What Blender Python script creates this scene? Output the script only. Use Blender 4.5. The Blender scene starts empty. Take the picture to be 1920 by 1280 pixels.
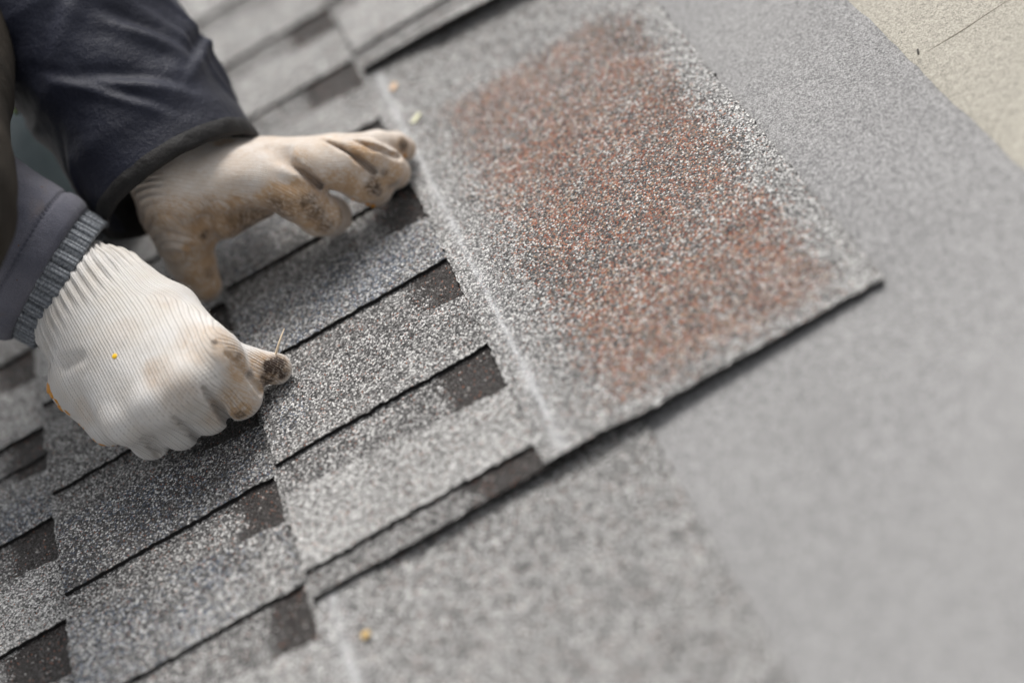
import bpy, math, random
import numpy as np
from mathutils import Vector, Matrix, Euler, noise
random.seed(4); rng = np.random.default_rng(4)
scene = bpy.context.scene
MM = 0.001

# ------------------------------------------------------------ camera
F_PX = 3200.0                      # focal length in pixels of a 1920 wide frame
CAMLOC = (217.05, -634.72, 620.55)  # mm
CAMROT = Matrix.Rotation(0.088247, 3, 'Z') @ Matrix.Rotation(0.881696, 3, 'X') @ Matrix.Rotation(-0.598332, 3, 'Z')
cd = bpy.data.cameras.new('camera'); cam = bpy.data.objects.new('camera', cd)
scene.collection.objects.link(cam)
cam.matrix_world = Matrix.Translation(Vector(CAMLOC) * MM) @ CAMROT.to_4x4()
cd.sensor_width = 36.0; cd.lens = F_PX / 1920 * 36.0
cd.clip_start = 0.02; cd.clip_end = 200.0
cd.dof.use_dof = True; cd.dof.focus_distance = 1.003; cd.dof.aperture_fstop = 1.8
scene.camera = cam

# ------------------------------------------------------------ sky, sun, exposure
SUN_EL, SUN_AZ = math.radians(54), math.radians(30)     # azimuth from +Y towards +X
world = bpy.data.worlds.new('World'); scene.world = world; world.use_nodes = True
wn = world.node_tree.nodes; wl = world.node_tree.links
sky = wn.new('ShaderNodeTexSky'); sky.sky_type = 'NISHITA'; sky.sun_disc = False
sky.sun_elevation = SUN_EL; sky.sun_rotation = SUN_AZ
sky.air_density = 1.0; sky.dust_density = 4.0; sky.ozone_density = 0.6
hsv = wn.new('ShaderNodeHueSaturation'); hsv.inputs['Saturation'].default_value = 0.12
wl.new(sky.outputs[0], hsv.inputs['Color'])
wl.new(hsv.outputs[0], wn['Background'].inputs[0]); wn['Background'].inputs[1].default_value = 0.118
sd = bpy.data.lights.new('sun', 'SUN'); sun = bpy.data.objects.new('sun', sd)
scene.collection.objects.link(sun)
sd.energy = 1.75; sd.angle = math.radians(23); sd.color = (1.0, 0.965, 0.92)
sdir = Vector((math.sin(SUN_AZ) * math.cos(SUN_EL), math.cos(SUN_AZ) * math.cos(SUN_EL), math.sin(SUN_EL)))
sun.rotation_euler = (-sdir).to_track_quat('-Z', 'Y').to_euler()
sun.location = sdir * 5
vs = scene.view_settings
scene.display_settings.display_device = 'sRGB'
vs.view_transform = 'Standard'; vs.look = 'None'; vs.exposure = 0.67; vs.gamma = 1.0

# ------------------------------------------------------------ helpers
RM = np.array(CAMROT); CL = np.array(CAMLOC)
def at(px, py, z):
    """world point (mm) at height z seen at pixel px,py of the 1920x1280 photo"""
    d = RM @ np.array([(px - 960) / F_PX, -(py - 640) / F_PX, -1.0])
    return CL + d * ((z - CL[2]) / d[2])

def link(o, parent=None):
    scene.collection.objects.link(o)
    if parent is not None:
        o.parent = parent
        o.matrix_parent_inverse = Matrix.Identity(4)
    return o

def empty(name, loc_mm, label, cat, group=None):
    o = bpy.data.objects.new(name, None); o.location = Vector(loc_mm) * MM
    o.empty_display_size = 0.02
    link(o); o['label'] = label; o['category'] = cat
    if group: o['group'] = group
    return o

def mesh_obj(name, verts_mm, faces, mat, parent=None, smooth=True, attrs=None, uv=None):
    """verts in world mm; the object sits at its parent's place"""
    off = np.zeros(3)
    p = parent
    while p is not None:
        off = off + np.array(p.location) * 1000; p = p.parent
    v = (np.asarray(verts_mm, float) - off) * MM
    me = bpy.data.meshes.new(name)
    me.from_pydata(v.tolist(), [], faces if isinstance(faces, list) else faces.tolist())
    if smooth: me.polygons.foreach_set('use_smooth', [True] * len(me.polygons))
    if attrs:
        for k, a in attrs.items():
            a = np.asarray(a, np.float32)
            if a.ndim == 1:
                at_ = me.attributes.new(k, 'FLOAT', 'POINT'); at_.data.foreach_set('value', a)
            elif a.shape[1] == 4:
                at_ = me.attributes.new(k, 'FLOAT_COLOR', 'POINT'); at_.data.foreach_set('color', a.ravel())
            else:
                at_ = me.attributes.new(k, 'FLOAT_VECTOR', 'POINT'); at_.data.foreach_set('vector', a.ravel())
    me.materials.append(mat); me.update()
    return link(bpy.data.objects.new(name, me), parent)

def sstep(a, b, x):
    t = np.clip((np.asarray(x, float) - a) / (b - a), 0, 1); return t * t * (3 - 2 * t)

_tab = rng.random((64, 64, 64))
def vnoise(P, scale, seed=0):
    """smooth value noise -1..1 of points (N,3) mm, feature size = scale mm"""
    Q = np.asarray(P, float) / scale + seed * 7.31 + 1000
    i = np.floor(Q).astype(int); f = Q - i; f = f * f * (3 - 2 * f); r = 0
    for a in (0, 1):
        for b in (0, 1):
            for c in (0, 1):
                w = (f[:, 0] if a else 1 - f[:, 0]) * (f[:, 1] if b else 1 - f[:, 1]) * (f[:, 2] if c else 1 - f[:, 2])
                r = r + w * _tab[(i[:, 0] + a) % 64, (i[:, 1] + b) % 64, (i[:, 2] + c) % 64]
    return r * 2 - 1

# ------------------------------------------------------------ materials
class NT:
    def __init__(s, name, rough=0.9, spec=0.25):
        s.m = bpy.data.materials.new(name); s.m.use_nodes = True
        s.n = s.m.node_tree.nodes; s.l = s.m.node_tree.links
        s.b = s.n['Principled BSDF']; s.b.inputs['Roughness'].default_value = rough
        s.b.inputs['Specular IOR Level'].default_value = spec
        s.pos = s.n.new('ShaderNodeNewGeometry').outputs['Position']
    def put(s, sock, v):
        if isinstance(v, bpy.types.NodeSocket): s.l.new(v, sock)
        elif isinstance(v, (tuple, list)) and len(v) == 3 and sock.type == 'RGBA': sock.default_value = (*v, 1)
        else: sock.default_value = v
    def math(s, op, a, b=0.0, c=0.0, clamp=False):
        n = s.n.new('ShaderNodeMath'); n.operation = op; n.use_clamp = clamp
        s.put(n.inputs[0], a); s.put(n.inputs[1], b); s.put(n.inputs[2], c); return n.outputs[0]
    def mix(s, f, a, b, mode='MIX'):
        n = s.n.new('ShaderNodeMix'); n.data_type = 'RGBA'; n.blend_type = mode
        s.put(n.inputs[0], f); s.put(n.inputs[6], a); s.put(n.inputs[7], b); return n.outputs[2]
    def vor(s, scale, vec=None, rnd=1.0, feature='F1'):
        n = s.n.new('ShaderNodeTexVoronoi'); n.inputs['Scale'].default_value = scale; n.feature = feature
        n.inputs['Randomness'].default_value = rnd; s.l.new(vec or s.pos, n.inputs['Vector']); return n
    def noise(s, scale, det=3.0, vec=None, rough=.55):
        n = s.n.new('ShaderNodeTexNoise'); n.inputs['Scale'].default_value = scale
        n.inputs['Detail'].default_value = det; n.inputs['Roughness'].default_value = rough
        s.l.new(vec or s.pos, n.inputs['Vector']); return n.outputs[0]
    def ramp(s, f, stops, interp='LINEAR'):
        n = s.n.new('ShaderNodeValToRGB'); cr = n.color_ramp; cr.interpolation = interp
        while len(cr.elements) < len(stops): cr.elements.new(0.5)
        for e, (p, c) in zip(cr.elements, stops):
            e.position = p; e.color = (*(c if isinstance(c, (tuple, list)) else (c, c, c)), 1)
        s.l.new(f, n.inputs[0]); return n.outputs[0]
    def mapping(s, scale=(1, 1, 1), rot=(0, 0, 0), vec=None):
        n = s.n.new('ShaderNodeMapping'); n.inputs['Scale'].default_value = scale
        n.inputs['Rotation'].default_value = rot; s.l.new(vec or s.pos, n.inputs[0]); return n.outputs[0]
    def attr(s, name):
        n = s.n.new('ShaderNodeAttribute'); n.attribute_name = name; return n
    def sep(s, c):
        n = s.n.new('ShaderNodeSeparateColor'); s.l.new(c, n.inputs[0]); return n.outputs
    def bump(s, h, dist, strength=1.0, normal=None):
        n = s.n.new('ShaderNodeBump'); n.inputs['Distance'].default_value = dist
        n.inputs['Strength'].default_value = strength; s.l.new(h, n.inputs['Height'])
        if normal is not None: s.l.new(normal, n.inputs['Normal'])
        return n.outputs[0]
    def done(s, col, nrm=None):
        s.put(s.b.inputs['Base Color'], col)
        if nrm is not None: s.l.new(nrm, s.b.inputs['Normal'])
        return s.m

def granule_material():
    t = NT('mineral_granules', 0.85, 0.3)
    # slightly warped coordinates so that the chips are angular and uneven
    v = t.vor(960.0); rgb = t.sep(v.outputs['Color'])
    v2 = t.vor(1500.0); rgb2 = t.sep(v2.outputs['Color'])
    a = t.attr('mixd'); ar = t.sep(a.outputs['Color']); light = a.outputs['Alpha']
    grey = t.ramp(rgb[0], [(0, (.026, .025, .026)), (.24, (.072, .070, .070)), (.44, (.165, .160, .157)), (.62, (.29, .283, .276)), (.79, (.46, .452, .44)), (.90, (.70, .69, .67))], 'CONSTANT')
    blue = t.ramp(rgb[0], [(0, (.028, .032, .042)), (.24, (.055, .071, .100)), (.46, (.122, .152, .205)), (.66, (.24, .27, .325)), (.80, (.48, .49, .50)), (.90, (.70, .70, .70))], 'CONSTANT')
    pale = t.ramp(rgb[0], [(0, (.07, .069, .067)), (.15, (.21, .206, .20)), (.38, (.37, .363, .352)), (.62, (.50, .49, .475)), (.82, (.68, .67, .655))], 'CONSTANT')
    red = t.ramp(rgb[0], [(0, (.030, .026, .025)), (.17, (.25, .078, .042)), (.34, (.34, .14, .08)), (.43, (.085, .072, .065)), (.60, (.36, .24, .16)), (.70, (.19, .15, .13)), (.85, (.44, .39, .34)), (.95, (.66, .63, .60))], 'CONSTANT')
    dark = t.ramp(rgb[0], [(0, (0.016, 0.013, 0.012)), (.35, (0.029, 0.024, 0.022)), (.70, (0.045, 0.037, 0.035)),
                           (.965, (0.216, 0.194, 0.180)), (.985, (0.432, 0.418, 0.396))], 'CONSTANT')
    c = t.mix(t.math('GREATER_THAN', ar[2], rgb[1]), grey, blue)
    c = t.mix(t.math('GREATER_THAN', light, rgb[1]), c, pale)
    c = t.mix(t.math('GREATER_THAN', ar[1], rgb[2]), c, red)
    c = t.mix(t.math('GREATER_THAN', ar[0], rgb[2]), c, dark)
    # fine dust of small chips between the large ones
    edge = t.math('GREATER_THAN', v.outputs['Distance'], 0.60)
    fine = t.mix(t.math('MULTIPLY', edge, .7), c, t.mix(rgb2[0], (.03, .03, .03), (.16, .155, .15)))
    # rare stray rust chips everywhere
    c = t.mix(t.math('GREATER_THAN', rgb2[1], .988), fine, (.34, .13, .07))
    # worn tone drift
    n = t.noise(28.0, 4.0); c = t.mix(1.0, c, t.ramp(n, [(.25, .90), (.75, 1.20)]), 'MULTIPLY')
    # chalky sealing line
    ch = t.math('MULTIPLY', t.attr('chalk').outputs['Fac'], t.math('ADD', t.math('MULTIPLY', rgb2[2], .85), .35))
    c = t.mix(t.math('MINIMUM', ch, .92), c, t.mix(rgb[2], (.50, .51, .53), (.80, .80, .81)))
    h = t.math('ADD', t.math('MULTIPLY', t.math('SUBTRACT', 1.0, v.outputs['Distance']), .8), t.math('MULTIPLY', rgb[1], .7))
    h = t.math('ADD', h, t.math('MULTIPLY', rgb2[1], .25))
    t.l.new(t.math('ADD', t.math('MULTIPLY', rgb[2], .5), .42), t.b.inputs['Roughness'])
    return t.done(c, t.bump(h, 0.0010, 1.0))

def membrane_material(name, lo, hi, scale, warm=None):
    t = NT(name, 0.9, 0.2)
    mp = t.mapping((1, 1, 1))
    v = t.vor(scale); rgb = t.sep(v.outputs['Color'])
    v2 = t.vor(scale * .37); r2 = t.sep(v2.outputs['Color'])
    f = t.math('ADD', t.math('MULTIPLY', rgb[0], .72), t.math('MULTIPLY', r2[0], .28))
    c = t.ramp(f, [(.05, tuple(x * .55 for x in lo)), (.30, lo), (.60, tuple((a + b) / 2 for a, b in zip(lo, hi))), (.9, hi)])
    big = t.noise(9.0, 5.0, t.mapping((1, .45, 1)))
    c = t.mix(1.0, c, t.ramp(big, [(.2, .86), (.8, 1.10)]), 'MULTIPLY')
    tint = t.noise(3.0, 2.0)
    c = t.mix(t.ramp(tint, [(.4, 0.0), (.65, .30)]), c, warm or (.30, .30, .29))
    h = t.math('ADD', rgb[1], t.math('MULTIPLY', t.noise(260.0, 3.0), 1.2))
    return t.done(c, t.bump(h, 0.0006, .9))

def asphalt_edge():
    t = NT('asphalt_edge', .75, .3)
    c = t.ramp(t.noise(900, 2), [(.35, (.003, .003, .003)), (.7, (.014, .012, .011))])
    return t.done(c, t.bump(t.noise(700, 3), .0006))

M_GRAN = granule_material()
M_EDGE = asphalt_edge()
M_UNDER = membrane_material('grey_membrane', (.155, .153, .155), (.43, .423, .419), 1700.0, (.30, .296, .288))
M_DECK = membrane_material('sanded_board', (.28, .262, .225), (.49, .46, .395), 1600.0, (.37, .355, .31))

def fabric(name, col, col2, fleck=None, rough=.85, sheen=.2):
    t = NT(name, rough, .25)
    n = t.noise(18.0, 5.0); c = t.mix(t.ramp(n, [(.35, 0.0), (.68, 1.0)]), col, col2)
    fine = t.noise(1400.0, 2.0)
    c = t.mix(1.0, c, t.ramp(fine, [(.3, .82), (.7, 1.15)]), 'MULTIPLY')
    if fleck is not None:
        v = t.vor(60.0); g = t.math('LESS_THAN', v.outputs['Distance'], .06)
        c = t.mix(t.math('MULTIPLY', g, .7), c, fleck)
        st = t.noise(35.0, 4.0, t.mapping((1, .6, 1.3)))
        c = t.mix(t.ramp(st, [(.60, 0.0), (.74, .45)]), c, (.13, .10, .08))
    t.b.inputs['Sheen Weight'].default_value = sheen
    return t.done(c, t.bump(t.math('ADD', fine, t.math('MULTIPLY', t.noise(110.0, 5.0, rough=.65), 4.0)), .0006, .7))

M_SLEEVE = fabric('slate_cotton', (.078, .080, .104), (.145, .143, .17), (.10, .05, .02), .88, .10)
M_SLEEVE2 = fabric('navy_nylon', (.011, .0125, .023), (.021, .0235, .040), None, .48, .04)
M_HEM2 = fabric('charcoal_hem', (.009, .0085, .009), (.019, .017, .016), None, .6, .03)
M_TEAL = fabric('teal_trouser_cloth', (.045, .065, .072), (.07, .095, .10), None, .9, .2)
M_BROWN = fabric('brown_canvas', (.010, .008, .006), (.034, .027, .020), None, .95, .0)
M_VIS = NT('lime_cloth', .8).done((.42, .62, .03))

def glove_material():
    t = NT('knitted_cotton', .95, .12)
    st = t.attr('knit'); n = t.n.new('ShaderNodeSeparateXYZ'); t.l.new(st.outputs['Vector'], n.inputs[0])
    S, T, RIB = n.outputs[0], n.outputs[1], n.outputs[2]
    # S counts wales, T counts courses
    dirt_shade = t.attr('dirt_shade'); d = t.sep(dirt_shade.outputs['Color'])
    wob = t.math('MULTIPLY', t.noise(60.0, 1.0), .5)
    S2 = t.math('ADD', S, wob)
    ridge = t.math('ABSOLUTE', t.math('SINE', t.math('MULTIPLY', S2, math.pi)))          # one hump per wale
    stitch = t.math('SINE', t.math('MULTIPLY', t.math('ADD', T, t.math('MULTIPLY', t.math('FLOOR', S2), .0)), 2 * math.pi))
    stitch = t.math('ADD', t.math('MULTIPLY', stitch, .5), .5)
    kst = t.attr('kstr').outputs['Fac']
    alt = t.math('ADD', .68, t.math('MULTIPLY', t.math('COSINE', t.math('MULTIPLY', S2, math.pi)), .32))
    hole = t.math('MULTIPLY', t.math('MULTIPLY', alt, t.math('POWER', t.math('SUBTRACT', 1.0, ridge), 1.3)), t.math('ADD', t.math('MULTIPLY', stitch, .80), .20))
    mottled = t.noise(55.0, 5.0, rough=.7)
    base = t.mix(t.ramp(mottled, [(.35, 0.0), (.75, .8)]), (.63, .61, .59), (.56, .51, .45))
    sv = t.n.new('ShaderNodeVectorMath'); sv.operation = 'MULTIPLY'; t.l.new(st.outputs['Vector'], sv.inputs[0]); sv.inputs[1].default_value = (.9, .40, 0)
    streak = t.noise(1.0, 4.0, sv.outputs[0], .7)
    tan = t.mix(t.noise(140.0, 4.0), (.50, .345, .21), (.33, .21, .12))
    f1 = t.math('MULTIPLY', d[0], t.ramp(t.math('ADD', t.math('MULTIPLY', t.noise(80.0, 6.0, rough=.8), .5), t.math('MULTIPLY', streak, .5)), [(.34, .15), (.60, 1.3)]), clamp=True)
    c = t.mix(f1, base, tan)
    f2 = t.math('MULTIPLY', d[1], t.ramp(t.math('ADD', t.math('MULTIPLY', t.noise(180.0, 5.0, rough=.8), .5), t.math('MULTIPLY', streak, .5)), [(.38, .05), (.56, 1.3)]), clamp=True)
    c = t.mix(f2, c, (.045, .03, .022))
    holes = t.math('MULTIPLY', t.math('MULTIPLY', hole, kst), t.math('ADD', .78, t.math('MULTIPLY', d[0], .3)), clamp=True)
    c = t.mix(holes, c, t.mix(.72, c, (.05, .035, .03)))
    c = t.mix(d[2], c, (.62, .30, .03))
    h = t.math('MULTIPLY', kst, t.math('ADD', ridge, t.math('MULTIPLY', t.math('MULTIPLY', ridge, stitch), .5)))
    t.b.inputs['Sheen Weight'].default_value = .25
    nb = t.bump(h, .0004, .7); nb2 = t.bump(t.noise(900.0, 2.0), .0004, .5, nb)
    return t.done(c, nb2)
M_GLOVE = glove_material()
M_LATEX = NT('orange_latex', .45, .4).done((.50, .21, .012))
M_YELLOW = NT('yellow_latex', .5, .4).done((.85, .52, .02))

def cuff_material():
    t = NT('grey_rib_knit', .95, .15)
    st = t.attr('knit'); n = t.n.new('ShaderNodeSeparateXYZ'); t.l.new(st.outputs['Vector'], n.inputs[0])
    a = t.math('ABSOLUTE', t.math('SINE', t.math('MULTIPLY', n.outputs[0], math.pi)))
    v = t.noise(1.0, 3.0, t.mapping((1.5, .9, 1), vec=st.outputs['Vector']))
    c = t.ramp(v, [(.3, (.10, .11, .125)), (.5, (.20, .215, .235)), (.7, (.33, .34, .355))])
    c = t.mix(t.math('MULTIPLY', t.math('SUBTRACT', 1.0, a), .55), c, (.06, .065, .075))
    return t.done(c, t.bump(t.math('ADD', a, t.math('MULTIPLY', t.noise(1200.0, 2.0), .6)), .0009, 1.0))
M_CUFF = cuff_material()

# ------------------------------------------------------------ roof
EXP, GAPEND, TOP = 143.0, 139.0, 337.0     # exposure, end of the slots, whole height of a strip
TH = 2.8; BUTT = 13.2
V1, PER = 18.3, 89.98

def zbot(u): return BUTT * (1 - np.asarray(u, float) / TOP)

def sheet(name, ua, ub, va, vb, du, dv, ztop, thick, mat, parent, attrf, open_hi=False, jit=.55, vlo=None, vhi=None, u_extra=(), fold=None):
    """granule-covered sheet between u=ua..ub and v=va..vb (va/vb may bend with u: vlo/vhi), with real thickness"""
    us = np.unique(np.concatenate([np.linspace(ua, ub, max(2, int(round((ub - ua) / du)) + 1)), np.asarray(u_extra, float)]))
    ts = np.linspace(0, 1, max(2, int(round((vb - va) / dv)) + 1))
    U, Tt = np.meshgrid(us, ts, indexing='ij')
    lo = va + (vlo(us) if vlo else 0 * us); hi = vb + (vhi(us) if vhi else 0 * us)
    V = lo[:, None] * (1 - Tt) + hi[:, None] * Tt
    # ragged cut edges
    e = rng.normal(0, jit, U.shape)
    V[:, 0] += e[:, 0] * .8 + .5 * vnoise(np.stack([us, us * 0 + va, us * 0], 1), 14, 1)
    V[:, -1] += e[:, -1] * .8
    U2 = U.copy(); U2[0, :] += e[0, :]
    if not open_hi: U2[-1, :] += e[-1, :]
    Z = ztop(U2, V)
    nu, nv = U.shape
    A = np.stack([U2, V, Z], -1).reshape(-1, 3)
    Bm = A.copy(); Bm[:, 2] -= thick
    idx = np.arange(nu * nv).reshape(nu, nv)
    top = np.stack([idx[:-1, :-1], idx[1:, :-1], idx[1:, 1:], idx[:-1, 1:]], -1).reshape(-1, 4)
    att, ch = attrf(A[:, 0], A[:, 1])
    sur = mesh_obj(name, A, top, mat, parent, True, {'mixd': att, 'chalk': ch})
    # black cut edge + underside, joined into the same mesh with its own material
    ring = np.concatenate([idx[:, 0], idx[-1, 1:], idx[-2::-1, -1], idx[0, -2:0:-1]])
    me = sur.data
    import bmesh
    bm = bmesh.new(); bm.from_mesh(me); bm.verts.ensure_lookup_table()
    me.materials.append(M_EDGE)
    off = np.array(parent.location) * 1000
    inner = []; rv = [bm.verts[int(i)] for i in ring]
    for i in ring:
        co = (Bm[i] - off) * MM
        inner.append(bm.verts.new(co))
    k = len(ring)
    for j in range(k):
        a, b2 = rv[j], rv[(j + 1) % k]
        f = bm.faces.new((b2, a, inner[j], inner[(j + 1) % k])); f.material_index = 1; f.smooth = False
    try:
        f = bm.faces.new(list(reversed(inner))); f.material_index = 1
    except Exception: pass
    bm.to_mesh(me); bm.free()
    # sharp boundary between top and cut face
    sharp = me.attributes.new('sharp_edge', 'BOOLEAN', 'EDGE') if 'sharp_edge' not in me.attributes else me.attributes['sharp_edge']
    fc = {}
    for p in me.polygons:
        for ek in p.edge_keys: fc.setdefault(ek, set()).add(p.material_index)
    for e_ in me.edges:
        if len(fc.get(e_.key, ())) > 1: sharp.data[e_.index].value = True
    return sur

def shingle(u0, v0, length, label, tints, phase=0.0, red=None, vcrop=None, wave=None, chalk=True):
    """one laminated strip, lower edge at u0, near end at v0"""
    va, vb = v0, v0 + length
    if vcrop: va, vb = max(va, vcrop[0]), min(vb, vcrop[1])
    root = empty('roof_shingle', (u0, va, 0), label, 'shingle', 'laminated shingles laid in courses')
    seed = u0 * .37
    wv = wave or (lambda U, V: 0 * U)
    def zb(U, V):
        P = np.stack([U.ravel(), V.ravel(), 0 * U.ravel()], 1)
        return zbot(U - u0) + .5 * vnoise(P, 60, 2).reshape(U.shape) + wv(U - u0, V) + (1.0 + 1.2 * sstep(0, 250, U - u0)) * np.exp(-np.clip(V - v0, 0, 999) / 26.)
    def z_back(U, V): return zb(U, V) + TH
    def z_front(U, V):
        drop = sstep(168, 205, U - u0)
        return zb(U, V) + TH * (2 - drop)
    k0 = math.floor((va - V1 - phase) / PER) - 1
    line = lambda k: V1 + phase + k * PER
    jl = lambda k: (math.sin(k * 12.9 + seed) * 2.0)
    def att(U, V, kind):
        n = len(U); P = np.stack([U, V, 0 * U], 1)
        a = np.zeros((n, 4)); ul = U - u0
        if kind == 'back':
            k = np.floor((V - V1 - phase) / PER).astype(int)
            w = 33 + 9 * np.sin(k * 5.1 + seed)
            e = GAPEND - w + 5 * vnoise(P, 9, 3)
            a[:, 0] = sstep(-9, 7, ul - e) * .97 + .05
            a[:, 3] = .12
        elif kind == 'tab':
            pass
        else:
            a[:, 3] = .22 * (1 - sstep(0, 40, ul - EXP)) + .40 + (.22 if red else 0.) * sstep(TOP - 34, TOP - 14, ul + 6 * vnoise(P, 12, 6))
            if red:
                m = sstep(red[0] - 14, red[0] + 26, ul + 7 * vnoise(P, 16, 5)) * (1 - sstep(red[1] - 16, red[1] + 12, ul + 6 * vnoise(P, 12, 6)))
                m *= sstep(red[2] - 5, red[2] + 22, V) * (1 - sstep(red[3] - 14, red[3] + 16, V + 5 * vnoise(P, 14, 7)))
                a[:, 1] = m * (.78 + .18 * vnoise(P * [.4, 1.4, 1], 34, 8) + .14 * vnoise(P * [.6, 1.5, 1], 14, 9))
                a[:, 2] = .35 * (1 - m)
                a[:, 3] *= 1 - m * .6
                a[:, 3] += .10 * m * vnoise(P * [1, 2.2, 1], 30, 4)
                dk = sstep(.1, .8, vnoise(P * [1, .7, 1], 45, 10)); a[:, 0] = .34 * dk * m
        ch = np.zeros(n)
        if chalk:
            c0 = EXP + 8 + 1.6 * vnoise(P * [0, 1, 0], 30, 11) + .6 * vnoise(P * [0, 1, 0], 7, 12)
            wd = 2.1 + .8 * vnoise(P * [0, 1, 0], 22, 13)
            ch = np.exp(-((ul - c0) / wd) ** 2) * (.54 + .34 * vnoise(P, 4, 14) + .15 * vnoise(P, 18, 15)) + .11 * np.exp(-((ul - c0) / 9) ** 2)
        return a, np.clip(ch, 0, 1)
    # under layer with the brown shade bands that show in the slots
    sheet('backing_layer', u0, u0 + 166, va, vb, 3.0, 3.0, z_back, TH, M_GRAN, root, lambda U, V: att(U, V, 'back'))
    # headlap
    ce = np.arange(u0 + GAPEND, u0 + 160, 1.3)
    sheet('headlap', u0 + GAPEND, u0 + TOP, va, vb, 2.6, 2.6, z_front, TH, M_GRAN, root, lambda U, V: att(U, V, 'head'),
          u_extra=ce)
    # saw-cut tabs
    k = k0; n = 0
    while line(k) < vb:
        a_, b_ = line(k) + jl(k), line(k + 1) + jl(k + 1)
        g1 = 41 + 3 * math.sin(k * 3.3 + seed); g0 = 25 + 3 * math.cos(k * 2.7 + seed)
        hi_f = lambda us, g1=g1, g0=g0: -(g0 + (g1 - g0) * (us - u0) / GAPEND)
        lo_, hi_ = a_, b_
        if hi_ - g0 > va and lo_ < vb:
            tint = tints[n % len(tints)]
            def at_(U, V, tint=tint):
                a, ch = att(U, V, 'tab'); P = np.stack([U, V, 0 * U], 1)
                a[:, 2] = np.clip(tint[0] + .35 * vnoise(P, 40, 21), 0, 1)
                a[:, 3] = np.clip(tint[1] + .22 * vnoise(P, 28, 22), 0, 1)
                a[:, 0] = np.clip(tint[2] + .25 * vnoise(P, 34, 23), 0, 1)
                return a, ch
            vlo = None
            if lo_ < va: vlo = lambda us, d=va - lo_: 0 * us + d
            if hi_ > vb:
                hf = hi_f; hi_f = lambda us, hf=hf, h=hi_: np.minimum(h + hf(us), vb) - h
            sheet('tab', u0, u0 + GAPEND, lo_, hi_, 2.8, 2.8, z_front, TH, M_GRAN, root, at_, open_hi=True, vlo=vlo, vhi=hi_f)
            n += 1
        k += 1
    return root

# setting: deck, then the grey membrane rolled over it
def flat(name, x0, x1, y0, y1, z, d, thick, mat, bumpiness):
    nx, ny = int((x1 - x0) / d) + 1, int((y1 - y0) / d) + 1
    X, Y = np.meshgrid(np.linspace(x0, x1, nx), np.linspace(y0, y1, ny), indexing='ij')
    P = np.stack([X.ravel(), Y.ravel(), 0 * X.ravel()], 1)
    Z = z + bumpiness * (vnoise(P, 90, 31) * .7 + vnoise(P * [1, .5, 1], 35, 32) * .3)
    P[:, 2] = Z
    if name == 'underlayment':
        e = X.ravel() > x1 - d * .5; P[e, 0] += rng.normal(0, .5, e.sum()) + 1.2 * vnoise(P[e], 40, 33)
    idx = np.arange(nx * ny).reshape(nx, ny)
    top = np.stack([idx[:-1, :-1], idx[1:, :-1], idx[1:, 1:], idx[:-1, 1:]], -1).reshape(-1, 4)
    ring = np.concatenate([idx[:, 0], idx[-1, 1:], idx[-2::-1, -1], idx[0, -2:0:-1]])
    low = P[ring].copy(); low[:, 2] -= thick
    nb = len(P); V = np.concatenate([P, low]); k = len(ring)
    side = [(int(ring[(j + 1) % k]), int(ring[j]), nb + j, nb + (j + 1) % k) for j in range(k)]
    return mesh_obj(name, V, top.tolist() + side, mat, None, True)

deck = flat('roof_deck', -1500, 1700, -1200, 2200, -3.2, 50, 18, M_DECK, 0.0)
deck['kind'] = 'structure'
under = flat('underlayment', -900, 429, -700, 1500, 0.0, 9, 2.6, M_UNDER, .9)
under['label'] = 'grey gritty underlayment membrane spread over the beige roof deck'; under['category'] = 'underlayment'

T0 = (.15, .38, .04); TB = (.50, .20, .05); TL = (.10, .74, 0.0); TD = (.25, .02, .22); TP = (.05, .85, 0.0); TQ = (0, 1.1, 0.0)
shingle(-143 * 2, 246, 1000, 'grey laminated shingle with brown shade bands beside the grey knit cuff at the left edge', [TL, T0, TB], -17, vcrop=(246, 800), chalk=False)
shingle(-143 * 2, -754, 1000, 'grey laminated shingle with wide dark brown shade bands at the lower left', [TB, TL, TB, T0], -17, vcrop=(-300, 700), chalk=False)
shingle(-143, -430, 1000, 'speckled grey shingle running under the fist to the bottom edge', [TL, TL, TB, TL, TQ, TB, TD, T0], 0, vcrop=(-430, 570))  # dark tab below the fist has the hand's shade in its tint
shingle(0, 0, 1000, 'top loose grey shingle with the rust red granule field', [TQ, T0, TB, TD, TL, TL, TQ, TQ, TQ, TQ], 0,  # far tabs tinted paler to carry haze and grazing reflection
        red=(176, 318, 6, 350), vcrop=(0, 800))
shingle(143, 438, 1000, 'pale grey shingle lapped over the others at the top edge', [TQ, TQ], 0, vcrop=(438, 1100),
        wave=lambda ul, V: 2.4 * np.sin(np.clip(ul / 150, 0, 1.2) * 3) * np.exp(-(V - 438) / 70.))
shingle(-143, 570, 600, 'pale grey shingle behind the navy sleeve at the top left', [TP, TL], 0, vcrop=(570, 1100), chalk=False)

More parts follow.
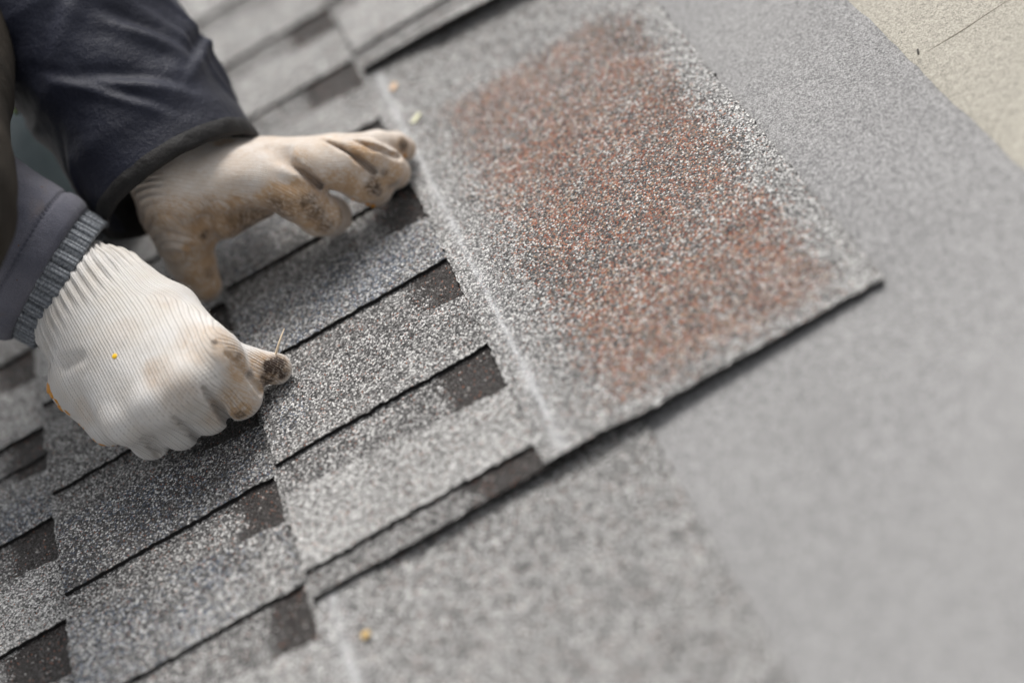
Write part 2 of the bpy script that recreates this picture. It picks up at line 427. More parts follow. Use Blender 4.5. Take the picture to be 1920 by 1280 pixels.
from mathutils.bvhtree import BVHTree
def surf_at(bv, px, py):
    """first point of a surface seen from the camera at that pixel (mm) and its normal"""
    d = Vector((RM @ np.array([(px - 960) / F_PX, -(py - 640) / F_PX, -1.0])).tolist()).normalized()
    h = bv.ray_cast(Vector(CL.tolist()), d)
    return (np.array(h[0]), np.array(h[1])) if h[0] is not None else (None, None)
def unit(v): v = np.asarray(v, float); return v / np.linalg.norm(v)
def press(fl, grooves):
    V, F, _ = fl.polygonise(); bv = BVHTree.FromPolygons([v.tolist() for v in V], F.tolist())
    for pts, rs, k, *deep in grooves:
        deep = deep[0] if deep else 0.0
        P = []
        for (x, y), r in zip(pts, rs):
            c, _n = surf_at(bv, x, y)
            if c is None:
                for q in range(1, 14):
                    c, _n = surf_at(bv, x - q * 2.0, y - q * 3.2)
                    if c is not None: break
            if c is not None: P.append((c + unit(c - CL) * r * .45, r, unit(c - CL)))
        for (a, ra, va_), (b, rb, vb_) in zip(P, P[1:]):
            fl.cut(fl.cone(a, b, ra, rb), k)
            for q in np.arange(1.5, deep + .1, 1.5):
                w_ = 1 - .5 * q / (deep + .1); fl.cut(fl.cone(a + va_ * q * ra / 2.5, b + vb_ * q * rb / 2.5, ra * .8 * w_, rb * .8 * w_), 1.0)

# ------------------------------------------------------------ implicit surfaces -> mesh
class Field:
    def __init__(s, lo, hi, h):
        s.lo = np.array(lo, float); s.h = h
        n = np.ceil((np.array(hi) - s.lo) / h).astype(int) + 1
        ax = [s.lo[i] + h * np.arange(n[i]) for i in range(3)]
        s.X, s.Y, s.Z = np.meshgrid(*ax, indexing='ij', sparse=True)
        s.d = np.full(tuple(n), 1e3, np.float32)
    def cone(s, a, b, ra, rb):
        a = np.asarray(a, float); b = np.asarray(b, float); ab = b - a; L = ab @ ab + 1e-9
        px, py, pz = s.X - a[0], s.Y - a[1], s.Z - a[2]
        t = np.clip((px * ab[0] + py * ab[1] + pz * ab[2]) / L, 0, 1)
        return (np.sqrt((px - t * ab[0]) ** 2 + (py - t * ab[1]) ** 2 + (pz - t * ab[2]) ** 2) - (ra + (rb - ra) * t)).astype(np.float32)
    def add(s, d, k):
        h = np.clip(.5 + .5 * (s.d - d) / k, 0, 1); s.d = (s.d * (1 - h) + d * h - k * h * (1 - h)).astype(np.float32)
    def cut(s, d, k):
        d = -d; h = np.clip(.5 - .5 * (s.d - d) / k, 0, 1); s.d = (s.d * (1 - h) + d * h + k * h * (1 - h)).astype(np.float32)
    def chain(s, pts, rs, k, kin=4):
        """one limb: joints blended among themselves, then blended into the body"""
        d = None
        for i in range(len(pts) - 1):
            c = s.cone(pts[i], pts[i + 1], rs[i], rs[i + 1])
            if d is None: d = c
            else:
                h = np.clip(.5 + .5 * (d - c) / kin, 0, 1); d = d * (1 - h) + c * h - kin * h * (1 - h)
        s.add(d, k)
    def polygonise(s):
        d = s.d; S = d < 0; n = d.shape
        acc = np.zeros((n[0] - 1, n[1] - 1, n[2] - 1, 3), np.float32); cnt = np.zeros(acc.shape[:3], np.float32)
        crossings = []
        for ax in range(3):
            sl0 = [slice(None)] * 3; sl1 = [slice(None)] * 3
            sl0[ax] = slice(0, -1); sl1[ax] = slice(1, None)
            A, B = d[tuple(sl0)], d[tuple(sl1)]
            cr = (A < 0) != (B < 0)
            I = np.argwhere(cr); a = A[cr]; b = B[cr]; t = a / (a - b)
            pos = I.astype(np.float32); pos[:, ax] += t
            crossings.append((I, S[tuple(sl0)][cr]))
            o1, o2 = [i for i in range(3) if i != ax]
            for da in (0, -1):
                for db in (0, -1):
                    C = I.copy(); C[:, o1] += da; C[:, o2] += db
                    ok = (C >= 0).all(1) & (C < np.array(cnt.shape)).all(1)
                    C = C[ok]; np.add.at(acc, (C[:, 0], C[:, 1], C[:, 2]), pos[ok]); np.add.at(cnt, (C[:, 0], C[:, 1], C[:, 2]), 1)
        m = cnt > 0; vid = -np.ones(cnt.shape, int); vid[m] = np.arange(m.sum())
        V = acc[m] / cnt[m][:, None] * s.h + s.lo
        Fs = []
        for ax in range(3):
            I, ins = crossings[ax]; o1, o2 = (ax + 1) % 3, (ax + 2) % 3
            q = []
            ok = (I[:, o1] > 0) & (I[:, o2] > 0) & (I[:, o1] < n[o1] - 1) & (I[:, o2] < n[o2] - 1)
            I = I[ok]; ins = ins[ok]
            for da, db in ((0, 0), (-1, 0), (-1, -1), (0, -1)):
                C = I.copy(); C[:, o1] += da; C[:, o2] += db; q.append(vid[C[:, 0], C[:, 1], C[:, 2]])
            q = np.stack(q, 1); q[~ins] = q[~ins][:, ::-1]
            Fs.append(q)
        Fq = np.concatenate(Fs); Fq = Fq[(Fq >= 0).all(1)]
        # normals from the field gradient
        g = np.stack(np.gradient(d, s.h), -1)
        ii = np.clip(np.round((V - s.lo) / s.h).astype(int), 0, np.array(n) - 1)
        N = g[ii[:, 0], ii[:, 1], ii[:, 2]]; N /= np.linalg.norm(N, axis=1)[:, None] + 1e-9
        return V.astype(float), Fq, N.astype(float)

def blobs(V, items):
    """items: (centre, radius, amount) -> soft coverage"""
    r = np.zeros(len(V))
    for c, rad, amt in items:
        d = np.linalg.norm(V - np.asarray(c), axis=1)
        r = np.maximum(r, amt * (1 - sstep(rad * .35, rad, d)))
    return r

def unit(v): v = np.asarray(v, float); return v / np.linalg.norm(v)

def px_blobs(V, F, items):
    """stains and painted shade centred where the camera sees that pixel of the glove: (px, py, radius mm, amount)"""
    bv = BVHTree.FromPolygons([v.tolist() for v in V], F.tolist()); out = []
    for px, py, r, amt in items:
        c, _ = surf_at(bv, px, py)
        if c is not None: out.append((c, r, amt))
    return blobs(V, out)
def seam_fade(F, S, T, rings=2):
    """where the knitting direction jumps from finger to palm the ribs fade out"""
    k = np.ones(len(S)); m = (np.ptp(S[F], axis=1) > 2.6) | (np.ptp(T[F], axis=1) > 7)
    k[F[m].ravel()] = 0
    for _ in range(rings):
        fm = k[F].min(axis=1); nk = k.copy(); np.minimum.at(nk, F.ravel(), np.repeat(fm + .3, 4)); k = nk
    return np.clip(k, 0, 1)

# ------------------------------------------------------------ swept tubes for sleeves, cuffs, legs
def tube(name, pts, radii, mat, parent, disp=None, seg=120, step=3.0, thick=2.5, flat_dir=None, flat=1.0, knit=None, cap=False, start_in=True, lip=True):
    """pts world mm (opening first); radii per point; disp(s_mm, ang, P) -> outward mm"""
    pts = np.array(pts, float); radii = np.array(radii, float)
    L = np.concatenate([[0], np.cumsum(np.linalg.norm(np.diff(pts, axis=0), axis=1))])
    n = max(3, int(L[-1] / step)); ss = np.linspace(0, L[-1], n)
    # smooth interpolation (Catmull-like through cubic on chord length)
    def interp(Y):
        Y = np.asarray(Y, float)
        if len(L) == 2: return np.interp(ss, L, Y)
        m = np.gradient(Y, L); i = np.clip(np.searchsorted(L, ss, side='right') - 1, 0, len(L) - 2)
        h = L[i + 1] - L[i]; t = (ss - L[i]) / h
        return (2*t**3-3*t**2+1)*Y[i] + (t**3-2*t**2+t)*h*m[i] + (-2*t**3+3*t**2)*Y[i+1] + (t**3-t**2)*h*m[i+1]
    C = np.stack([interp(pts[:, j]) for j in range(3)], 1); R = interp(radii)
    Tn = np.gradient(C, axis=0); Tn /= np.linalg.norm(Tn, axis=1)[:, None]
    ref = unit(flat_dir if flat_dir is not None else (0, 0, 1))
    an = np.linspace(0, 2 * math.pi, seg, endpoint=False)
    V = []; UV = []
    for i in range(n):
        b = unit(np.cross(Tn[i], ref)); r = unit(np.cross(b, Tn[i]))
        # r: along flat_dir (squashed by flat), b: sideways
        dirs = np.cos(an)[:, None] * b + np.sin(an)[:, None] * r * flat
        P = C[i] + dirs * R[i]
        nd = np.cos(an)[:, None] * b * flat + np.sin(an)[:, None] * r; nd /= np.linalg.norm(nd, axis=1)[:, None]
        if disp is not None: P = P + nd * disp(ss[i], an, P)[:, None]
        V.append(P); UV.append(np.stack([an / (2 * math.pi), an * 0 + ss[i], an * 0], 1))
    outer = np.concatenate(V); uvs = np.concatenate(UV)
    idx = np.arange(n * seg).reshape(n, seg); nx = np.roll(idx, -1, axis=1)
    F = np.stack([idx[:-1], idx[1:], nx[1:], nx[:-1]], -1).reshape(-1, 4).tolist()
    # turned-in lip at the opening
    base = len(outer); cen = C[0]
    lips = []
    for q, (inn, fw) in enumerate([(thick * .5, -thick * .35), (thick, 0.0), (thick * 1.2, 14.0), (thick * 1.4, 34.0)]):
        P = V[0]; dd = P - cen; ln = np.linalg.norm(dd, axis=1)[:, None]
        lips.append(cen + dd * (1 - inn / ln) + Tn[0] * fw)
    if lip: outer = np.concatenate([outer] + lips); uvs = np.concatenate([uvs] + [UV[0]] * 4)
    prev = idx[0]
    for q in range(4 if lip else 0):
        cur = base + q * seg + np.arange(seg)
        F += np.stack([prev, np.roll(prev, -1), np.roll(cur, -1), cur], -1).tolist(); prev = cur
    if cap: F.append(idx[-1][::-1].tolist())
    k = knit(uvs) if knit else uvs
    ob = mesh_obj(name, outer, F, mat, parent, True, {'knit': k})
    return ob

# ------------------------------------------------------------ the roofer
person = empty('person', at(-250, 200, 17), 'roofer in navy work jacket and dirty white knit gloves pressing on the shingles', 'person')

# ---- right hand, a fist pinching against the shingle edge
W = at(138, 558, 92)
hemR = at(92, 512, 102); dR = unit(at(-66, 424, 147) - hemR); cR = hemR - dR * 15   # sleeve opening
mcp = [at(402, 668, 64), at(350, 712, 68), at(294, 752, 66), at(236, 786, 60)]
pip = [at(441, 738, 36), at(392, 776, 34), at(338, 803, 33), at(282, 826, 31)]
Ldir = unit(mcp[3] - mcp[0])                       # towards the little finger (about -X)
Adir = unit(np.mean(mcp, axis=0) - W)              # along the hand
Nup = unit(np.cross(Ldir, Adir)); Nup = Nup if Nup[2] > 0 else -Nup
def build_right():
    fl = Field(np.minimum.reduce(mcp + pip + [W]) - [45, 40, 20], np.maximum.reduce(mcp + pip + [W]) + [62, 75, 58], .95)
    fore = at(10, 462, 122)
    for off, r0 in ((-17, 17), (-5, 19), (9, 17)):
        fl.add(fl.cone(fore + Ldir * off * .9, W + Ldir * off * 1.1, r0, r0 + 3), 10)
    carp = [W + Ldir * o + Adir * 14 for o in (-22, -10, 3, 12)]
    for c, m_, rc, rm in zip(carp, mcp, (20, 22, 22, 20), (15.5, 15.5, 15, 14)):
        fl.add(fl.cone(c, m_ - Nup * 1, rc, rm), 15)
    hyp = at(156, 722, 66); fl.add(fl.cone(W + Ldir * 12 + Adir * 36 - Nup * 6, hyp, 15, 17.5), 14)
    fl.add(fl.cone(hyp, at(205, 792, 50), 17, 14), 9)
    fl.add(fl.cone(W + Adir * 30 - Nup * 14, np.mean(mcp, axis=0) - Nup * 16, 20, 17), 10)
    back = np.array([0, 1., 0])
    for i in range(4):
        r = (13.8, 11.8, 11.6, 11.0)[i]
        dip = pip[i] + np.array([-2, 24, -5.0 if i else -6]); dip[2] = max(dip[2], 18 + 9.5)
        fl.chain([mcp[i], pip[i], dip, dip + np.array([-1, 12, 6.])], [r + 2.0, r + (1.5 if i == 0 else 0), r - 1.5, r - 2.5], 5.0 if i else 4.5)
    # thumb
    th = [W - Ldir * 24 + Adir * 16, at(318, 590, 72), at(392, 652, 60), at(462, 682, 40), at(518, 692, 28)]
    fl.chain(th, [19, 18, 13.0, 10.0, 9.2], 8.0)
    # creases pressed into the cloth: between the knuckles, thumb web, heel of the hand
    press(fl, [([(380, 726), (391, 743), (408, 764), (430, 790)], (1.0, 2.5, 3.2, 3.8), 2.0, 8.0),
               ([(326, 782), (347, 800), (368, 822)], (.9, 2.3, 3.0), 2.2, 6.0),
               ([(266, 822), (284, 836), (300, 852)], (.8, 1.8, 2.4), 2.4, 5.0),
               ([(424, 662), (445, 684), (466, 704), (488, 734)], (.3, 1.2, 1.8, 2.6), 2.5, 4.0),
               ([(150, 672), (120, 684), (84, 676)], (.2, 1.2, 2.6), 8)])
    V, F, N = fl.polygonise()
    return V, F, N
def hand_coords(V, W, Adir, Ldir, Nup, wale=2.15, course=1.35, spread=.55):
    d = V - W; a = d @ Adir; l = d @ Ldir; n = d @ Nup
    width = 1.0 + spread * sstep(-5, 75, a)           # narrow at the wrist, wide at the knuckles
    return l / width, a, n
V, F, N = build_right()
l, a, n = hand_coords(V, W, Adir, Ldir, Nup, spread=.38)
dn = np.clip(26 - n - 14 * sstep(50, 80, a), 0, 60)
l = l + np.sign(l) * sstep(17, 30, np.abs(l)) * np.clip(dn - 6, 0, 60) * (1 - sstep(70, 90, a)) * .7
wob = 2.0 * vnoise(V, 22, 41) + 4 * vnoise(V, 50, 42)
# thumb wales follow the thumb
thA, thB = at(380, 610, 66), at(517, 693, 28); td = unit(thB - thA)
tl = unit(np.cross(td, Nup)); tl = tl * np.sign(tl @ Ldir); tw = sstep(-2, 34, (V - thA) @ td) * sstep(0, 16, -((V - mcp[0]) @ Ldir))
l0 = float(np.median(l[np.linalg.norm(V - thA, axis=1) < 16]))
S = (l * (1 - tw) + (l0 + (V - thA) @ tl) * tw) / 1.45 + wob * .03
Tc = a * (1 - tw) + ((V - thA) @ td) * tw - np.minimum(0, V[:, 2] - 60) * .9 * sstep(40, 80, a)
rib = 1 - sstep(20, 42, a + 4 * vnoise(V, 14, 43) )
qd = -((V - cR) @ dR)
disp = -2.6 * (1 - sstep(-7, 3, qd)) + rib * sstep(-5, 5, qd) * 1.45 * np.sin(l / 5.2 * 2 * math.pi + .3 * vnoise(V, 40, 44)) + .8 * vnoise(V, 26, 45) + .25 * vnoise(V, 10, 46)
fold = sstep(30, 60, a) * np.sin((l * .35 + (V @ Adir) * .5) / 6.0) * .35 * vnoise(V, 30, 47)
V2 = V + N * (disp + fold)[:, None]
V2[:, 2] = np.maximum(V2[:, 2], 16.5)
dirt_shade = np.zeros((len(V), 4)); dirt_shade[:, 3] = 1
dirt_shade[:, 0] = np.clip(px_blobs(V, F, [(455, 745, 21, .75), (445, 690, 16, .95), (425, 650, 14, .8), (405, 622, 15, .45), (490, 690, 16, .9), (520, 690, 14, 1.), (500, 715, 12, 1.),
                               (300, 700, 15, .42), (285, 690, 9, .5), (335, 735, 18, .32), (375, 640, 22, .35), (452, 772, 13, 1.0), (400, 770, 14, .45), (230, 620, 14, .14),
                               (160, 770, 12, .3), (240, 850, 10, .45), (310, 560, 14, .2)]), 0, 1)
dirt_shade[:, 1] = px_blobs(V, F, [(522, 682, 8, 1.3), (510, 688, 8, 1.2), (498, 712, 8, .9), (530, 700, 6, .9), (470, 700, 5, .45), (448, 668, 4, .4), (450, 778, 5, .7), (402, 640, 3, .5)])
pal = -(V - W) @ Nup
edge = sstep(9, 12, pal + 2.5 * vnoise(V, 6, 48)) * sstep(24, 34, a) * (1 - sstep(88, 96, a)) * sstep(14, 24, l)
dirt_shade[:, 2] = edge * .0
knit = np.stack([S, Tc / 1.5, rib], 1)
gloveR = mesh_obj('glove', V2, F, M_GLOVE, person, True, {'knit': knit, 'dirt_shade': dirt_shade, 'kstr': seam_fade(F, S, Tc)})
gloveR['label'] = 'white knitted glove of the fist with a dirty thumb'

def fuzz(V, F, N, n, parent, length=2.6, r=.055):
    """short cotton fibres standing off the knit"""
    g = np.random.default_rng(8); f = g.integers(0, len(F), n); p = V[F[f]].mean(axis=1); nn = N[F[f, 0]]
    vs_, fs = [], []
    for i in range(n):
        d0 = unit(nn[i] + g.normal(0, .55, 3)); d1 = unit(d0 + g.normal(0, .7, 3)); L = length * g.uniform(.4, 1.3)
        q = [p[i] - d0 * .3, p[i] + d0 * L * .4, p[i] + d0 * L * .5 + d1 * L * .35, p[i] + d0 * L * .55 + d1 * L * .6 + g.normal(0, .3, 3)]
        s1 = unit(np.cross(d0, [.3, .5, .8])); s2 = np.cross(d0, s1); b = len(vs_)
        for k, c in enumerate(q):
            rr = r * (1 - .2 * k)
            for a in range(3): vs_.append(c + rr * (math.cos(a * 2.1) * s1 + math.sin(a * 2.1) * s2))
        for k in range(3):
            for a in range(3): fs.append((b + k * 3 + a, b + k * 3 + (a + 1) % 3, b + k * 3 + 3 + (a + 1) % 3, b + k * 3 + 3 + a))
    o = mesh_obj('fuzz', vs_, fs, M_FUZZ, parent, True); o['kind'] = 'stuff'; return o
M_FUZZ = NT('cotton_fibre', .95, .1).done((.74, .71, .67))
def lump(name, c, r, sc, mat, parent, seed=0, sub=(18, 12)):
    vs_, fs = [], []
    nu, nv = sub
    for j in range(nv + 1):
        ph = math.pi * j / nv
        for i in range(nu):
            th_ = 2 * math.pi * i / nu
            vs_.append([math.sin(ph) * math.cos(th_), math.sin(ph) * math.sin(th_), math.cos(ph)])
    vs_ = np.array(vs_); k = 1 + .22 * vnoise(vs_ * 10, 7, seed)
    vs_ = vs_ * k[:, None] * np.array(sc) * r + np.asarray(c)
    for j in range(nv):
        for i in range(nu):
            fs.append((j * nu + i, (j + 1) * nu + i, (j + 1) * nu + (i + 1) % nu, j * nu + (i + 1) % nu))
    return mesh_obj(name, vs_, fs, mat, parent, True)

def oriented_lump(c, nrm, r, h, mat, parent, name, seed):
    ob = lump(name, (0, 0, 0), r, (1, 1, h), mat, None, seed)
    q = Vector(nrm.tolist()).to_track_quat('Z', 'Y').to_matrix()
    off = np.zeros(3); p = parent
    while p is not None: off += np.array(p.location) * 1000; p = p.parent
    cc = (np.asarray(c) - off) * MM
    for v in ob.data.vertices: v.co = q @ v.co + Vector(cc.tolist())
    ob.parent = parent; return ob
bvR = BVHTree.FromPolygons([v.tolist() for v in V2], F.tolist())
p_, n_ = surf_at(bvR, 215, 668)
if p_ is not None: oriented_lump(p_, n_, 1.7, .35, M_YELLOW, gloveR, 'latex_dot', 3)
# latex coating showing along the palm edge
fuzz(V2, F, N, 2600, gloveR, 2.2, .045)
for i in range(38):
    f = i / 37; px = 103 + (268 - 103) * f; py = 712 + (868 - 712) * f
    best = None
    for q in range(-60, 60, 3):       # walk inwards to the silhouette
        x_, y_ = px + q * .75, py - q * .62
        c, nn = surf_at(bvR, x_, y_)
        if c is not None: best = (c, nn); break
    if best is not None and f < .74:
        oriented_lump(best[0] - best[1] * .9 + np.array([0, 0, (-.8, .9, -.2, .4, -1.2)[i % 5]]), best[1], (2.5, 3.2, 1.7, 2.9, 2.0, 1.4, 2.6)[i % 7] * (1.1 if f < .35 else .8), .42, M_LATEX, gloveR, 'latex_dot', i)
# loose thread at the thumb tip
def strand(name, pts, r, mat, parent):
    return tube(name, pts, [r, r * .8, r * .35][:len(pts)], mat, parent, seg=8, step=1.0, thick=.05, lip=False)
M_THREAD = NT('thread', .9).done((.62, .50, .36))
strand('loose_thread', [at(517, 664, 36), at(524, 640, 40), at(533, 616, 41)], .75, M_THREAD, gloveR)

# ---- left hand, fingers spread and arched on the shingles
W2 = at(350, 335, 86)
m2 = [at(492, 337, 79), at(558, 314, 77), at(598, 298, 70), at(624, 286, 60)]
p2 = [at(556, 370, 64), at(640, 314, 60), at(690, 296, 55), at(708, 272, 46)]
d2 = [at(597, 400, 44), at(680, 340, 44), at(722, 312, 41), at(738, 272, 36)]
t2 = [at(621, 405, 30), at(701, 352, 30), at(738, 324, 27), at(756, 279, 25)]
A2 = unit(m2[1] - W2); L2 = unit(m2[3] - m2[0]); N2 = unit(np.cross(A2, L2)); N2 = N2 if N2[2] > 0 else -N2; L2 = unit(np.cross(N2, A2)) * np.sign(np.cross(N2, A2) @ L2)
FR = (13.6, 13.0, 11.6, 8.8)
TH2 = [at(356, 352, 84), at(330, 392, 76), at(345, 440, 62), at(360, 488, 44), at(386, 536, 28)]
def build_left():
    allp = m2 + p2 + d2 + t2 + TH2 + [W2]
    fl = Field(np.minimum.reduce(allp) - [70, 45, 14], np.maximum.reduce(allp) + [26, 60, 55], 1.3)
    fore = at(235, 176, 122)
    for off, r0 in ((-22, 20), (0, 23), (22, 20)):
        fl.add(fl.cone(fore + L2 * off * .9, W2 + L2 * off, r0, r0), 10)
    for o, m_, rm in zip((-20, -6, 6, 15), m2, (15, 14, 13, 12)):
        fl.add(fl.cone(W2 + L2 * o + A2 * 12, m_, 19, rm), 9)
    fl.chain(TH2, [23, 23, 18.5, 15, 10.8], 9)
    fl.chain([at(352, 418, 66), at(420, 406, 62), at(488, 374, 62)], [16, 13.5, 13], 10)    # web
    for i in range(4):
        r = FR[i]
        fl.chain([m2[i], p2[i], d2[i], t2[i]], [r + (2.8 if i == 0 else 1.8), r + .4, r - .2, r - .8], 3.5)
    press(fl, [([(522, 292), (545, 308), (572, 326), (600, 350)], (.5, 2.0, 3.0, 3.2), 2.4, 9.0),
               ([(604, 262), (640, 278), (668, 296), (702, 322)], (.4, 1.8, 2.5, 2.7), 2.2, 8.0),
               ([(655, 262), (700, 277), (748, 294)], (.4, 1.8, 2.2), 2, 6.0),
               ([(505, 276), (528, 288), (545, 304)], (.3, 2.2, .6), 10),
               ([(405, 455), (385, 415), (392, 380)], (1.5, 1.4, .2), 8)])
    return fl.polygonise()
V, F, N = build_left()
d = V - W2; a = d @ A2; l = d @ L2
dn = np.clip(22 - (d @ N2), 0, 60)
S = (l + np.tanh(l / 10) * dn * .8) / 1.6; Tl = a.copy()
best = np.full(len(V), 1e3)
for pts_, rr, flag in [([m2[i], p2[i], d2[i], t2[i]], FR[i], 0) for i in range(4)] + [(TH2[1:], 14., 1)]:
    acc = 0.
    for q in range(len(pts_) - 1):
        A_, B_ = pts_[q], pts_[q + 1]; ax = B_ - A_; Lq = np.linalg.norm(ax); ax = ax / Lq
        tt = (V - A_) @ ax; fo = A_ + np.clip(tt, 0, Lq)[:, None] * ax; dist = np.linalg.norm(V - fo, axis=1)
        side = unit(np.cross(ax, [0, 0, 1])); upv = np.cross(side, ax); w_ = V - fo
        ang = np.arctan2(w_ @ upv, w_ @ side)
        m_ = (dist < best) & (dist < rr * 1.25) & ((tt > Lq * .35) | (q > 0))
        S[m_] = ang[m_] * rr / 1.6; Tl[m_] = acc + tt[m_]; best[m_] = dist[m_]; acc += Lq
rib = (1 - sstep(2, 14, a)) * sstep(16, 26, best)
disp = rib * 1.0 * np.sin(S * 1.6 / 5.2 * 2 * math.pi) + 1.2 * vnoise(V, 24, 51) + .5 * vnoise(V, 10, 52)
V3 = V + N * disp[:, None]; V3[:, 2] = np.maximum(V3[:, 2], 16.5)
dirt_shade = np.zeros((len(V), 4)); dirt_shade[:, 3] = 1
low = sstep(20, -20, 0) if False else 0
dirt_shade[:, 0] = np.clip(.40 + .30 * sstep(.55, -.1, N[:, 2]) + px_blobs(V, F, [(460, 430, 42, 1.), (555, 395, 24, .9), (520, 380, 18, .8), (385, 520, 18, .7), (375, 470, 16, .5), (625, 415, 16, .7), (560, 365, 14, .75), (600, 395, 14, .7),  # grime, plus shade painted on downward faces and under the palm
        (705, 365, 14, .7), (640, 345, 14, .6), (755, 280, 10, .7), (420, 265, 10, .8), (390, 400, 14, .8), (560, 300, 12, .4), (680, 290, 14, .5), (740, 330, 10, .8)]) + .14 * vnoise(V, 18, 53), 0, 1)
dirt_shade[:, 1] = px_blobs(V, F, [(475, 420, 26, .62), (440, 452, 20, .62), (525, 396, 16, .55), (412, 470, 10, .45), (560, 392, 10, .35), (580, 382, 11, .62), (594, 402, 10, .55), (610, 425, 9, .5), (702, 350, 10, .75), (712, 362, 5, .8), (757, 272, 7, .7), (720, 325, 5, .5), (392, 512, 5, .5), (383, 440, 5, .7), (740, 345, 7, .6), (640, 400, 5, .4)])  # dark grime; the palm and web blobs also paint the shade there
gloveL = mesh_obj('glove', V3, F, M_GLOVE, person, True, {'knit': np.stack([S, Tl / 1.4, rib], 1), 'dirt_shade': dirt_shade, 'kstr': .5 * seam_fade(F, S, Tl, 3)})
gloveL['label'] = 'tan soiled glove of the spread hand with arched fingers'
bvL = BVHTree.FromPolygons([v.tolist() for v in V3], F.tolist())
for i, (px, py, r) in enumerate([(758, 290, 1.3), (698, 384, 1.7), (688, 381, 1.3), (660, 372, .9)]):
    for q in range(0, 30, 2):
        c, nn = surf_at(bvL, px - q * .5, py - q)
        if c is not None: oriented_lump(c - np.array([0, 0, 1]), nn, r, .7, M_LATEX, gloveL, 'latex_dot', 20 + i); break

# ---- right sleeve (near), its hem and the grey rib cuff
def folds(seed, amp, lng=40, crs=16, tw=.5):
    def f(s, an, P):
        Q = np.stack([an * 0 + s * 1.0, 60 * np.cos(an) + s * tw, 60 * np.sin(an)], 1)
        r = vnoise(Q / [crs, lng, lng] * 10, 10, seed)
        r2 = vnoise(Q / [crs * .5, lng * .6, lng * .6] * 10, 10, seed + 3)
        return amp * ((1 - 2.2 * np.abs(r)) * .6 + .4 * r2)
    return f
fr = folds(61, 3.4, 60, 30)
def dispR(s, an, P): return fr(s, an, P) * sstep(14, 45, s) - (2.0 + .5 * np.sin(an * 90)) * math.exp(-((s - 15.5) / 1.3) ** 2) + 1.3 * math.exp(-((s - 8) / 5.5) ** 2) + .5 * vnoise(P, 9, 64) - 1.5 * math.exp(-(s / 1.5) ** 2)
tube('jacket_sleeve', [hemR, hemR + dR * 60, hemR + dR * 150 + [0, 0, 10], hemR + dR * 300 + [0, 0, 60]], [48.5, 53, 60, 66], M_SLEEVE, person,
     disp=dispR, thick=3.5, seg=360, step=1.1)
ribk = lambda uv: np.stack([uv[:, 0] * 90, uv[:, 1] / 1.3, uv[:, 0] * 0], 1)
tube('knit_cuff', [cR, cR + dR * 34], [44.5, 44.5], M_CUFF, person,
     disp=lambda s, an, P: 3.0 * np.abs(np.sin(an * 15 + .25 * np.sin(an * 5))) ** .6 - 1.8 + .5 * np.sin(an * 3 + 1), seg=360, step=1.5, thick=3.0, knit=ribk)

# ---- left sleeve (far)
hemL = at(338, 342, 88); dL = unit(at(176, 91, 158) - hemL)
fl_ = folds(71, 3.0, 70, 30, .9)
_r = np.random.default_rng(12)
FOLDS = [(18 + 17 * i + _r.uniform(-5, 5), _r.uniform(0, 6.28), _r.uniform(35, 85) * (1 if _r.random() < .7 else -1), _r.uniform(.28, .62), _r.uniform(5, 9), _r.uniform(4, 9)) for i in range(20) for _q in (0, 1, 2, 3)]
def creases(s, an):
    r = 0 * an
    for s0, a0_, sl, wa, ws, amp in FOLDS:
        da = (an - a0_ + math.pi) % (2 * math.pi) - math.pi
        x = (s - s0 - sl * da) / ws
        r = r + amp * (np.exp(-x * x) - .75 * np.exp(-(x - 1.5) ** 2)) * np.exp(-(da / wa) ** 2) * .46
    return r
def dispL(s, an, P): return (fl_(s, an, P) + creases(s, an)) * sstep(9, 40, s) + .5 * vnoise(P, 14, 75)
hL = [hemL, hemL + dL * 70, hemL + dL * 170 + [0, 0, 8], hemL + dL * 340 + [0, 0, 70]]
tube('jacket_sleeve', hL, [57, 60, 66, 74], M_SLEEVE2, person,
     disp=dispL, thick=4, seg=240, step=1.8, flat_dir=(0, 0, 1), flat=.92)
tube('sleeve_hem', [hemL - dL * 3, hemL + dL * 7], [57.6, 58.2], M_HEM2, person,
     disp=lambda s, an, P: 1.0 - .045 * (s - 5) ** 2 + 1.1 * vnoise(P, 10, 76), thick=4, seg=240, step=1.0, flat_dir=(0, 0, 1), flat=.92)
ph = person

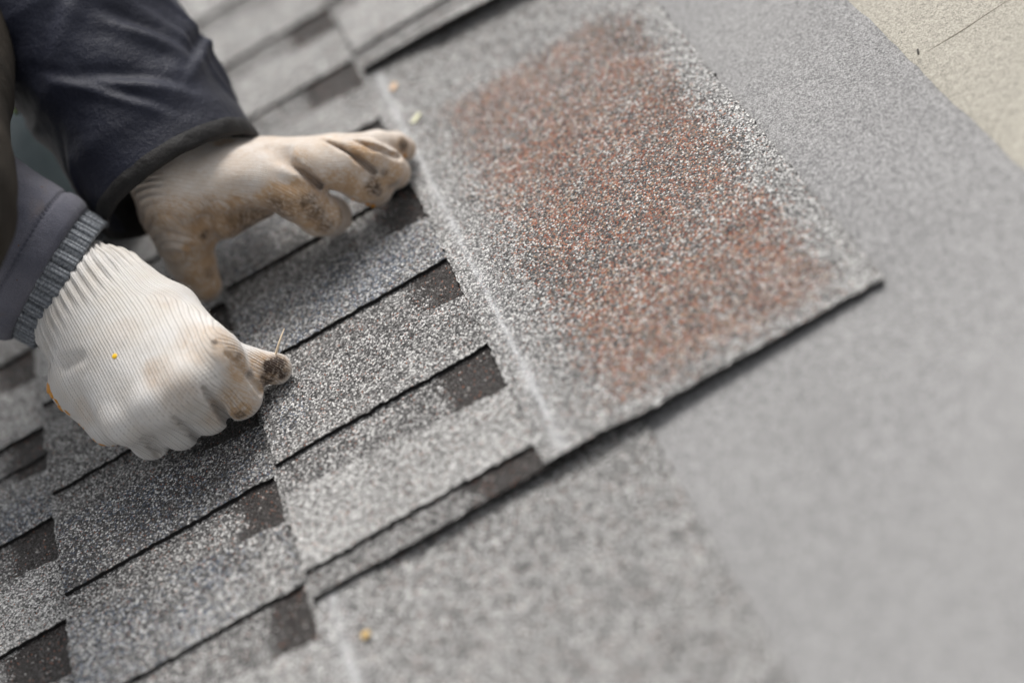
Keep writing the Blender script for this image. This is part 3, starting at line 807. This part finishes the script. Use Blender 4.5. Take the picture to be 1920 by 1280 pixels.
# ---- trouser leg, vest edge and jacket front behind the arms
k1, k2 = at(60, 120, 40), at(185, 440, 30)
tube('trouser_leg', [k2, (k1 + k2) / 2 + [0, 0, 8], k1, k1 + (k1 - k2) * .6 + [0, 0, 60]], [30, 52, 60, 66], M_TEAL, person,
     disp=folds(81, 2.5, 80, 40), seg=90, step=5)
b1, b2 = at(-162, 520, 220), at(-103, 0, 220)
tube('jacket_front', [b1 - unit(b2 - b1) * 16, b1 - unit(b2 - b1) * 6, b1 + unit(b2 - b1) * 14, (b1 + b2) / 2 + [4, 0, 0], b2, b2 + (b2 - b1) * .5], [3, 28, 38, 41, 43, 46], M_BROWN, person,
     disp=folds(91, 2, 60, 30), seg=80, step=5)
v1_ = at(22, 172, 150)
tube('safety_vest', [at(31, 214, 150), v1_, at(8, 120, 160)], [1.0, 4.5, 11], M_VIS, person, seg=20, step=3, lip=False)

# ------------------------------------------------------------ small debris
def chip(px, py, z, ln, wd, ang, col, label):
    m = NT('chip_' + label.split()[0], .7).done(col)
    c = at(px, py, z); ob_v = []
    for s_, zz in ((1, 0), (1, 1.3)):
        for (x, y) in ((-.5, -.4), (-.1, -.5), (.5, -.3), (.45, .4), (0, .5), (-.5, .35)):
            X, Y = x * ln, y * wd
            ob_v.append(c + [X * math.cos(ang) - Y * math.sin(ang), X * math.sin(ang) + Y * math.cos(ang), zz + .3 * x])
    fs = [(5, 4, 3, 2, 1, 0), (6, 7, 8, 9, 10, 11)] + [(i, (i + 1) % 6, 6 + (i + 1) % 6, 6 + i) for i in range(6)]
    o = mesh_obj('wood_chip', ob_v, fs, m, None, False); o['label'] = label; o['category'] = 'wood chip'; return o
chip(739, 164, 13, 7, 4, .9, (.72, .50, .33), 'tan wood chip beside the corner of the top lapped shingle')
chip(781, 223, 13, 9, 3, .6, (.75, .74, .52), 'pale yellow splinter above the spread fingers near the white line')
chip(687, 1190, 13.6, 4.6, 3.8, .2, (.56, .38, .14), 'orange yellow chip near the bottom edge of the frame')
chip(1722, 99, .6, 4, 1.3, 1.1, (.04, .035, .03), 'dark splinter at the border between the grey membrane and the beige deck')
crk = tube('crack', [at(1738, 97, -3.1), at(1800, 60, -3.0), at(1850, 27, -3.1), at(1905, -8, -3.1)], [.06, .22, .16, .14], NT('crack_shade', .9).done((.19, .165, .125)), deck, seg=6, step=3, lip=False)
